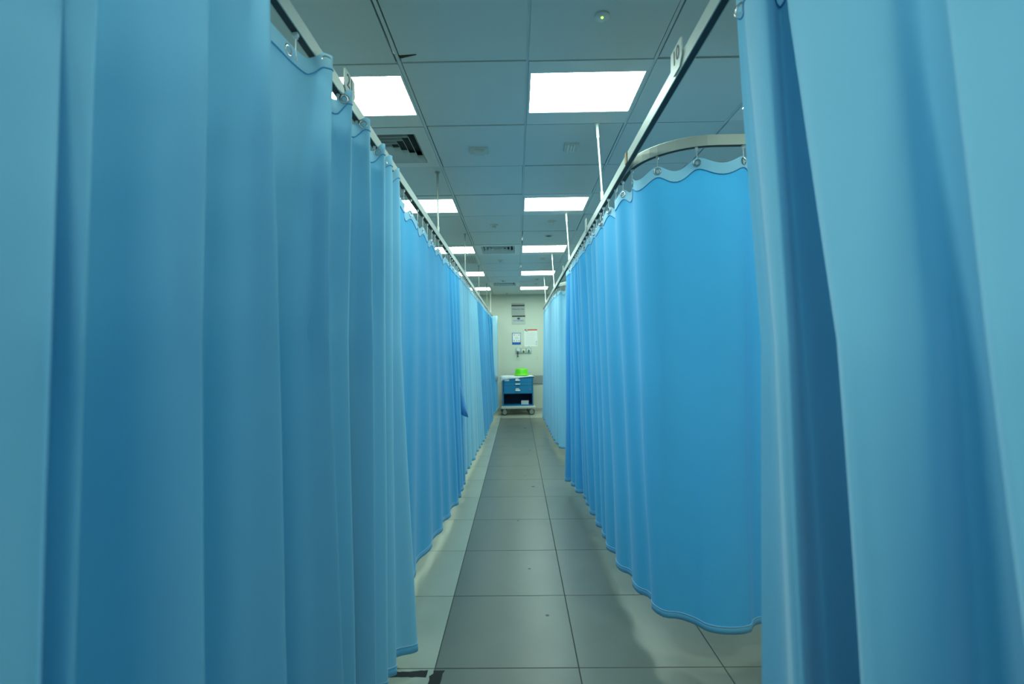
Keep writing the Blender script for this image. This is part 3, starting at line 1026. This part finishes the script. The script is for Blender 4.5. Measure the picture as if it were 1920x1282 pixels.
# medical gas outlets
ORI = Vector((at(981.5, 662, WALL_Y).x, WALL_Y, at(981.5, 662, WALL_Y).z))
t = thing('gas_outlet_panel', ORI, 'metal medical gas outlet panel with three outlets above the cart', 'outlet panel')
for i, (a, b_) in enumerate([(967.0, 976.3), (976.9, 985.6), (986.2, 995.8)]):
    ws('outlet_plate', a, 652.3, b_, 661.8, 'panel_metal', 0.0, 0.02)
    p = at((a + b_) / 2, 656.5, WALL_Y) - ORI
    MB().lathe([(0.040, -0.030), (0.040, -0.02)], c=(p.x, 0, p.z), n=20, axis='Y').build('outlet_ring', M['paper'], t)
p = at(971.2, 655.6, WALL_Y) - ORI
MB().lathe([(0.036, -0.075), (0.036, -0.03)], c=(p.x, 0, p.z), n=20, axis='Y').build('gauge', M['gauge'], t)
p = at(970.6, 663.0, WALL_Y) - ORI
MB().lathe([(0.012, .05), (0.016, .02), (0.022, .012), (0.010, -.01), (0.009, -.05), (0.022, -.062), (0.020, -.075)], c=(p.x, -0.05, p.z), n=14).build('regulator_knob', M['rubber'], t)
for px, m, m2 in ((981.4, 'rubber', 'yellow'), (991.0, 'dark_green', 'dark_green')):
    p = at(px, 657.6, WALL_Y) - ORI
    MB().lathe([(0.006, -.045), (0.017, -.012), (0.018, 0.0)], c=(p.x, -0.05, p.z), n=12).build('plug', M[m], t)
    MB().lathe([(0.018, 0.0), (0.018, 0.02), (0.008, 0.026)], c=(p.x, -0.05, p.z), n=12).build('plug_collar', M[m2], t)
    MB().tube([(p.x, -0.05, p.z + .022), (p.x - .004, -0.045, p.z + .08), (p.x - .004, -0.03, p.z + .12)], 0.003, 6).build('lead', M['grey_metal'], t)
for dz, lab in ((0.015, 'upper of two dark screw heads in the end wall right of the outlets'), (-0.03, 'lower of two dark screw heads in the end wall right of the outlets')):
    o = MB().lathe([(0.004, -0.005), (0.006, -0.003), (0.006, 0)], n=8, axis='Y').build('screw', M['ink'])
    o.location = at(1007, 670, WALL_Y) + Vector((0, 0, dz))
    tag(o, lab, 'screw', 'screws in the end wall')

# ================================================================== THE CART
CY = 10.12
cart = thing('medical_cart', (0.0, CY, 0.0), 'blue metal medical cart on castors with drawers and an open shelf', 'cart', rz=R(4))
# local frame: front face at y=0, body behind it; x -0.33..0.33
bw, bd = 0.33, 0.46
mb = MB()
mb.bx(-bw, -bw + 0.022, 0.0, bd, 0.195, 0.80)
mb.bx(bw - 0.022, bw, 0.0, bd, 0.195, 0.80)
mb.bx(-bw + .022, bw - .022, bd - 0.015, bd, 0.195, 0.80)
mb.bx(-bw + .022, bw - .022, 0.0, bd - .015, 0.195, 0.222)
mb.bx(-bw + .022, bw - .022, 0.006, bd - .015, 0.455, 0.468)
mb.bx(-bw + .022, bw - .022, 0.0, bd - .015, 0.785, 0.80)
mb.build('body', M['cart_blue'], cart)
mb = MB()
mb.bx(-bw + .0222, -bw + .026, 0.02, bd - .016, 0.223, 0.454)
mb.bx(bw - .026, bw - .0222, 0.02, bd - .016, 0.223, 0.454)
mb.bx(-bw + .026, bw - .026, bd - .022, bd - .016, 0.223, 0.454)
mb.build('shelf_inner_faces', M['cart_inside'], cart)  # inner sides and back of the shelf, darker blue than the body
for z0, z1, hz in ((0.706, 0.783, None), (0.636, 0.700, None), (0.470, 0.630, None)):
    d = MB().bbox(-bw + .026, bw - .026, -0.012, 0.03, z0, z1, 0.004).build('drawer', M['cart_drawer'], cart)
    zm = z1 - 0.030 if z1 - z0 < .1 else z1 - 0.095
    h = MB().loft([[(x, -0.012, zm - .012), (x, -0.030, zm - .016), (x, -0.034, zm - .008), (x, -0.026, zm + .004), (x, -0.012, zm + .008)] for x in (-.055, .045)], True, True)
    h.build('handle', M['paper'], d)
    if z1 - z0 > .072:
        MB().bx(-0.05, 0.022, -0.0135, -0.012, zm + .012, zm + .042).build('label_card', M['paper'], d)
    if z0 > .7:
        MB().bx(-0.29, -0.19, -0.0135, -0.012, zm - .016, zm + .008).build('label_card', M['paper'], d)
    if z0 < .5:
        MB().lathe([(0.020, -0.022), (0.022, -0.012)], c=(0.262, 0, zm + .012), n=12, axis='Y').build('lock', M['chrome'], d)
MB().bbox(-bw - .045, bw + .045, -0.05, bd + .03, 0.145, 0.195, 0.015).build('base_tray', M['cart_base'], cart)
for xs_, ys_ in ((-.29, 0.0), (.29, 0.0), (-.29, bd - .03), (.29, bd - .03)):
    c = MB().lathe([(0.022, 0.145), (0.022, 0.128), (0.012, 0.120)], c=(xs_, ys_, 0), n=12)
    c.bx(xs_ - .03, xs_ + .03, ys_ - .022, ys_ - .017, 0.055, 0.13)
    c.bx(xs_ - .03, xs_ + .03, ys_ + .017, ys_ + .022, 0.055, 0.13)
    c = c.build('castor', M['hub'], cart)
    MB().lathe([(0.050, -0.014), (0.066, -0.010), (0.066, 0.010), (0.050, 0.014)], c=(xs_, ys_, 0.0665), n=24, axis='Y').build('tyre', M['rubber'], c)
    MB().lathe([(0.046, -0.0225), (0.048, -0.0145), (0.048, 0.0145), (0.046, 0.0225)], c=(xs_, ys_, 0.0665), n=18, axis='Y').build('wheel_hub', M['hub'], c)
# top frame and side push handle
MB().bbox(-bw - .005, bw + .005, -0.01, bd + .005, 0.80, 0.822, 0.006).build('top_panel', M['cart_blue'], cart)
MB().tube([(bw, 0.06, 0.80), (bw + .035, 0.04, 0.815), (bw + .04, 0.05, 0.82), (bw + .04, bd - .05, 0.82), (bw, bd - .05, 0.80)], 0.011, 8).build('push_handle', M['rubber'], cart, True)

# white sheet draped over the top
def drape():
    nx, ny = 37, 22
    X, Y, Z = np.zeros((ny, nx)), np.zeros((ny, nx)), np.zeros((ny, nx))
    for j in range(ny):
        for i in range(nx):
            u = -0.385 + 0.77 * i / (nx - 1)
            v = -0.085 + (bd + .10) * j / (ny - 1)
            z = 0.826 + 0.012 * (0.5 + 0.5 * noise.noise((u * 7, v * 7, 0.4)))
            x, y = u, v
            if v < -0.016:
                f = (-0.016 - v)
                y = -0.018 - 0.006 * math.sin(u * 40)
                z -= f * (1.25 - 1.15 * min(1, max(0, (u + .385) / .62)))
            if abs(u) > bw + .008:
                f = abs(u) - bw - .008
                z -= f * (0.5 if u > 0 else 1.2)
                x = math.copysign(bw + .010 + f * .7, u)
            X[j, i], Y[j, i], Z[j, i] = x, y, z
    return X, Y, Z
X, Y, Z = drape()
ln = sheet(X, Y, Z, 'white_sheet', M['linen'], None, 0.006)
ln.location = (0.0, CY, 0.0)
ln.rotation_euler = (0, 0, R(4))
tag(ln, 'crumpled white sheet spread over the top of the blue cart', 'sheet')

# green bowl turned over
bz = 0.846
pb = at(977.5, 700, CY + 0.2)
mbw = MB()
mbw.lathe([(0.158, 0.0), (0.160, 0.006), (0.152, 0.012), (0.143, 0.06), (0.128, 0.125), (0.118, 0.142), (0.104, 0.150), (0.100, 0.143), (0.001, 0.140),
           ], n=40)
bowl = thing('green_bowl', (pb.x, CY + 0.2, bz), 'bright green plastic bowl upside down on top of the cart', 'bowl')
mbw.build('bowl_shell', M['green'], bowl, True)
MB().lathe([(0.150, 0.012), (0.162, 0.004), (0.163, 0.0), (0.150, 0.0)], n=40, cap=False).build('rim', M['green'], bowl, True)
bx_o = thing('white_box', (0.145, CY + 0.06, 0.2225), 'small white box lying in the open shelf of the cart', 'box', rz=R(-6))
MB().bbox(-0.08, 0.08, 0, 0.11, 0, 0.078, 0.003).build('carton', M['paper'], bx_o)
MB().bx(-0.0795, 0.0795, -0.0008, 0.0, 0.055, 0.057).build('lid_edge', M['print_grey'], bx_o)
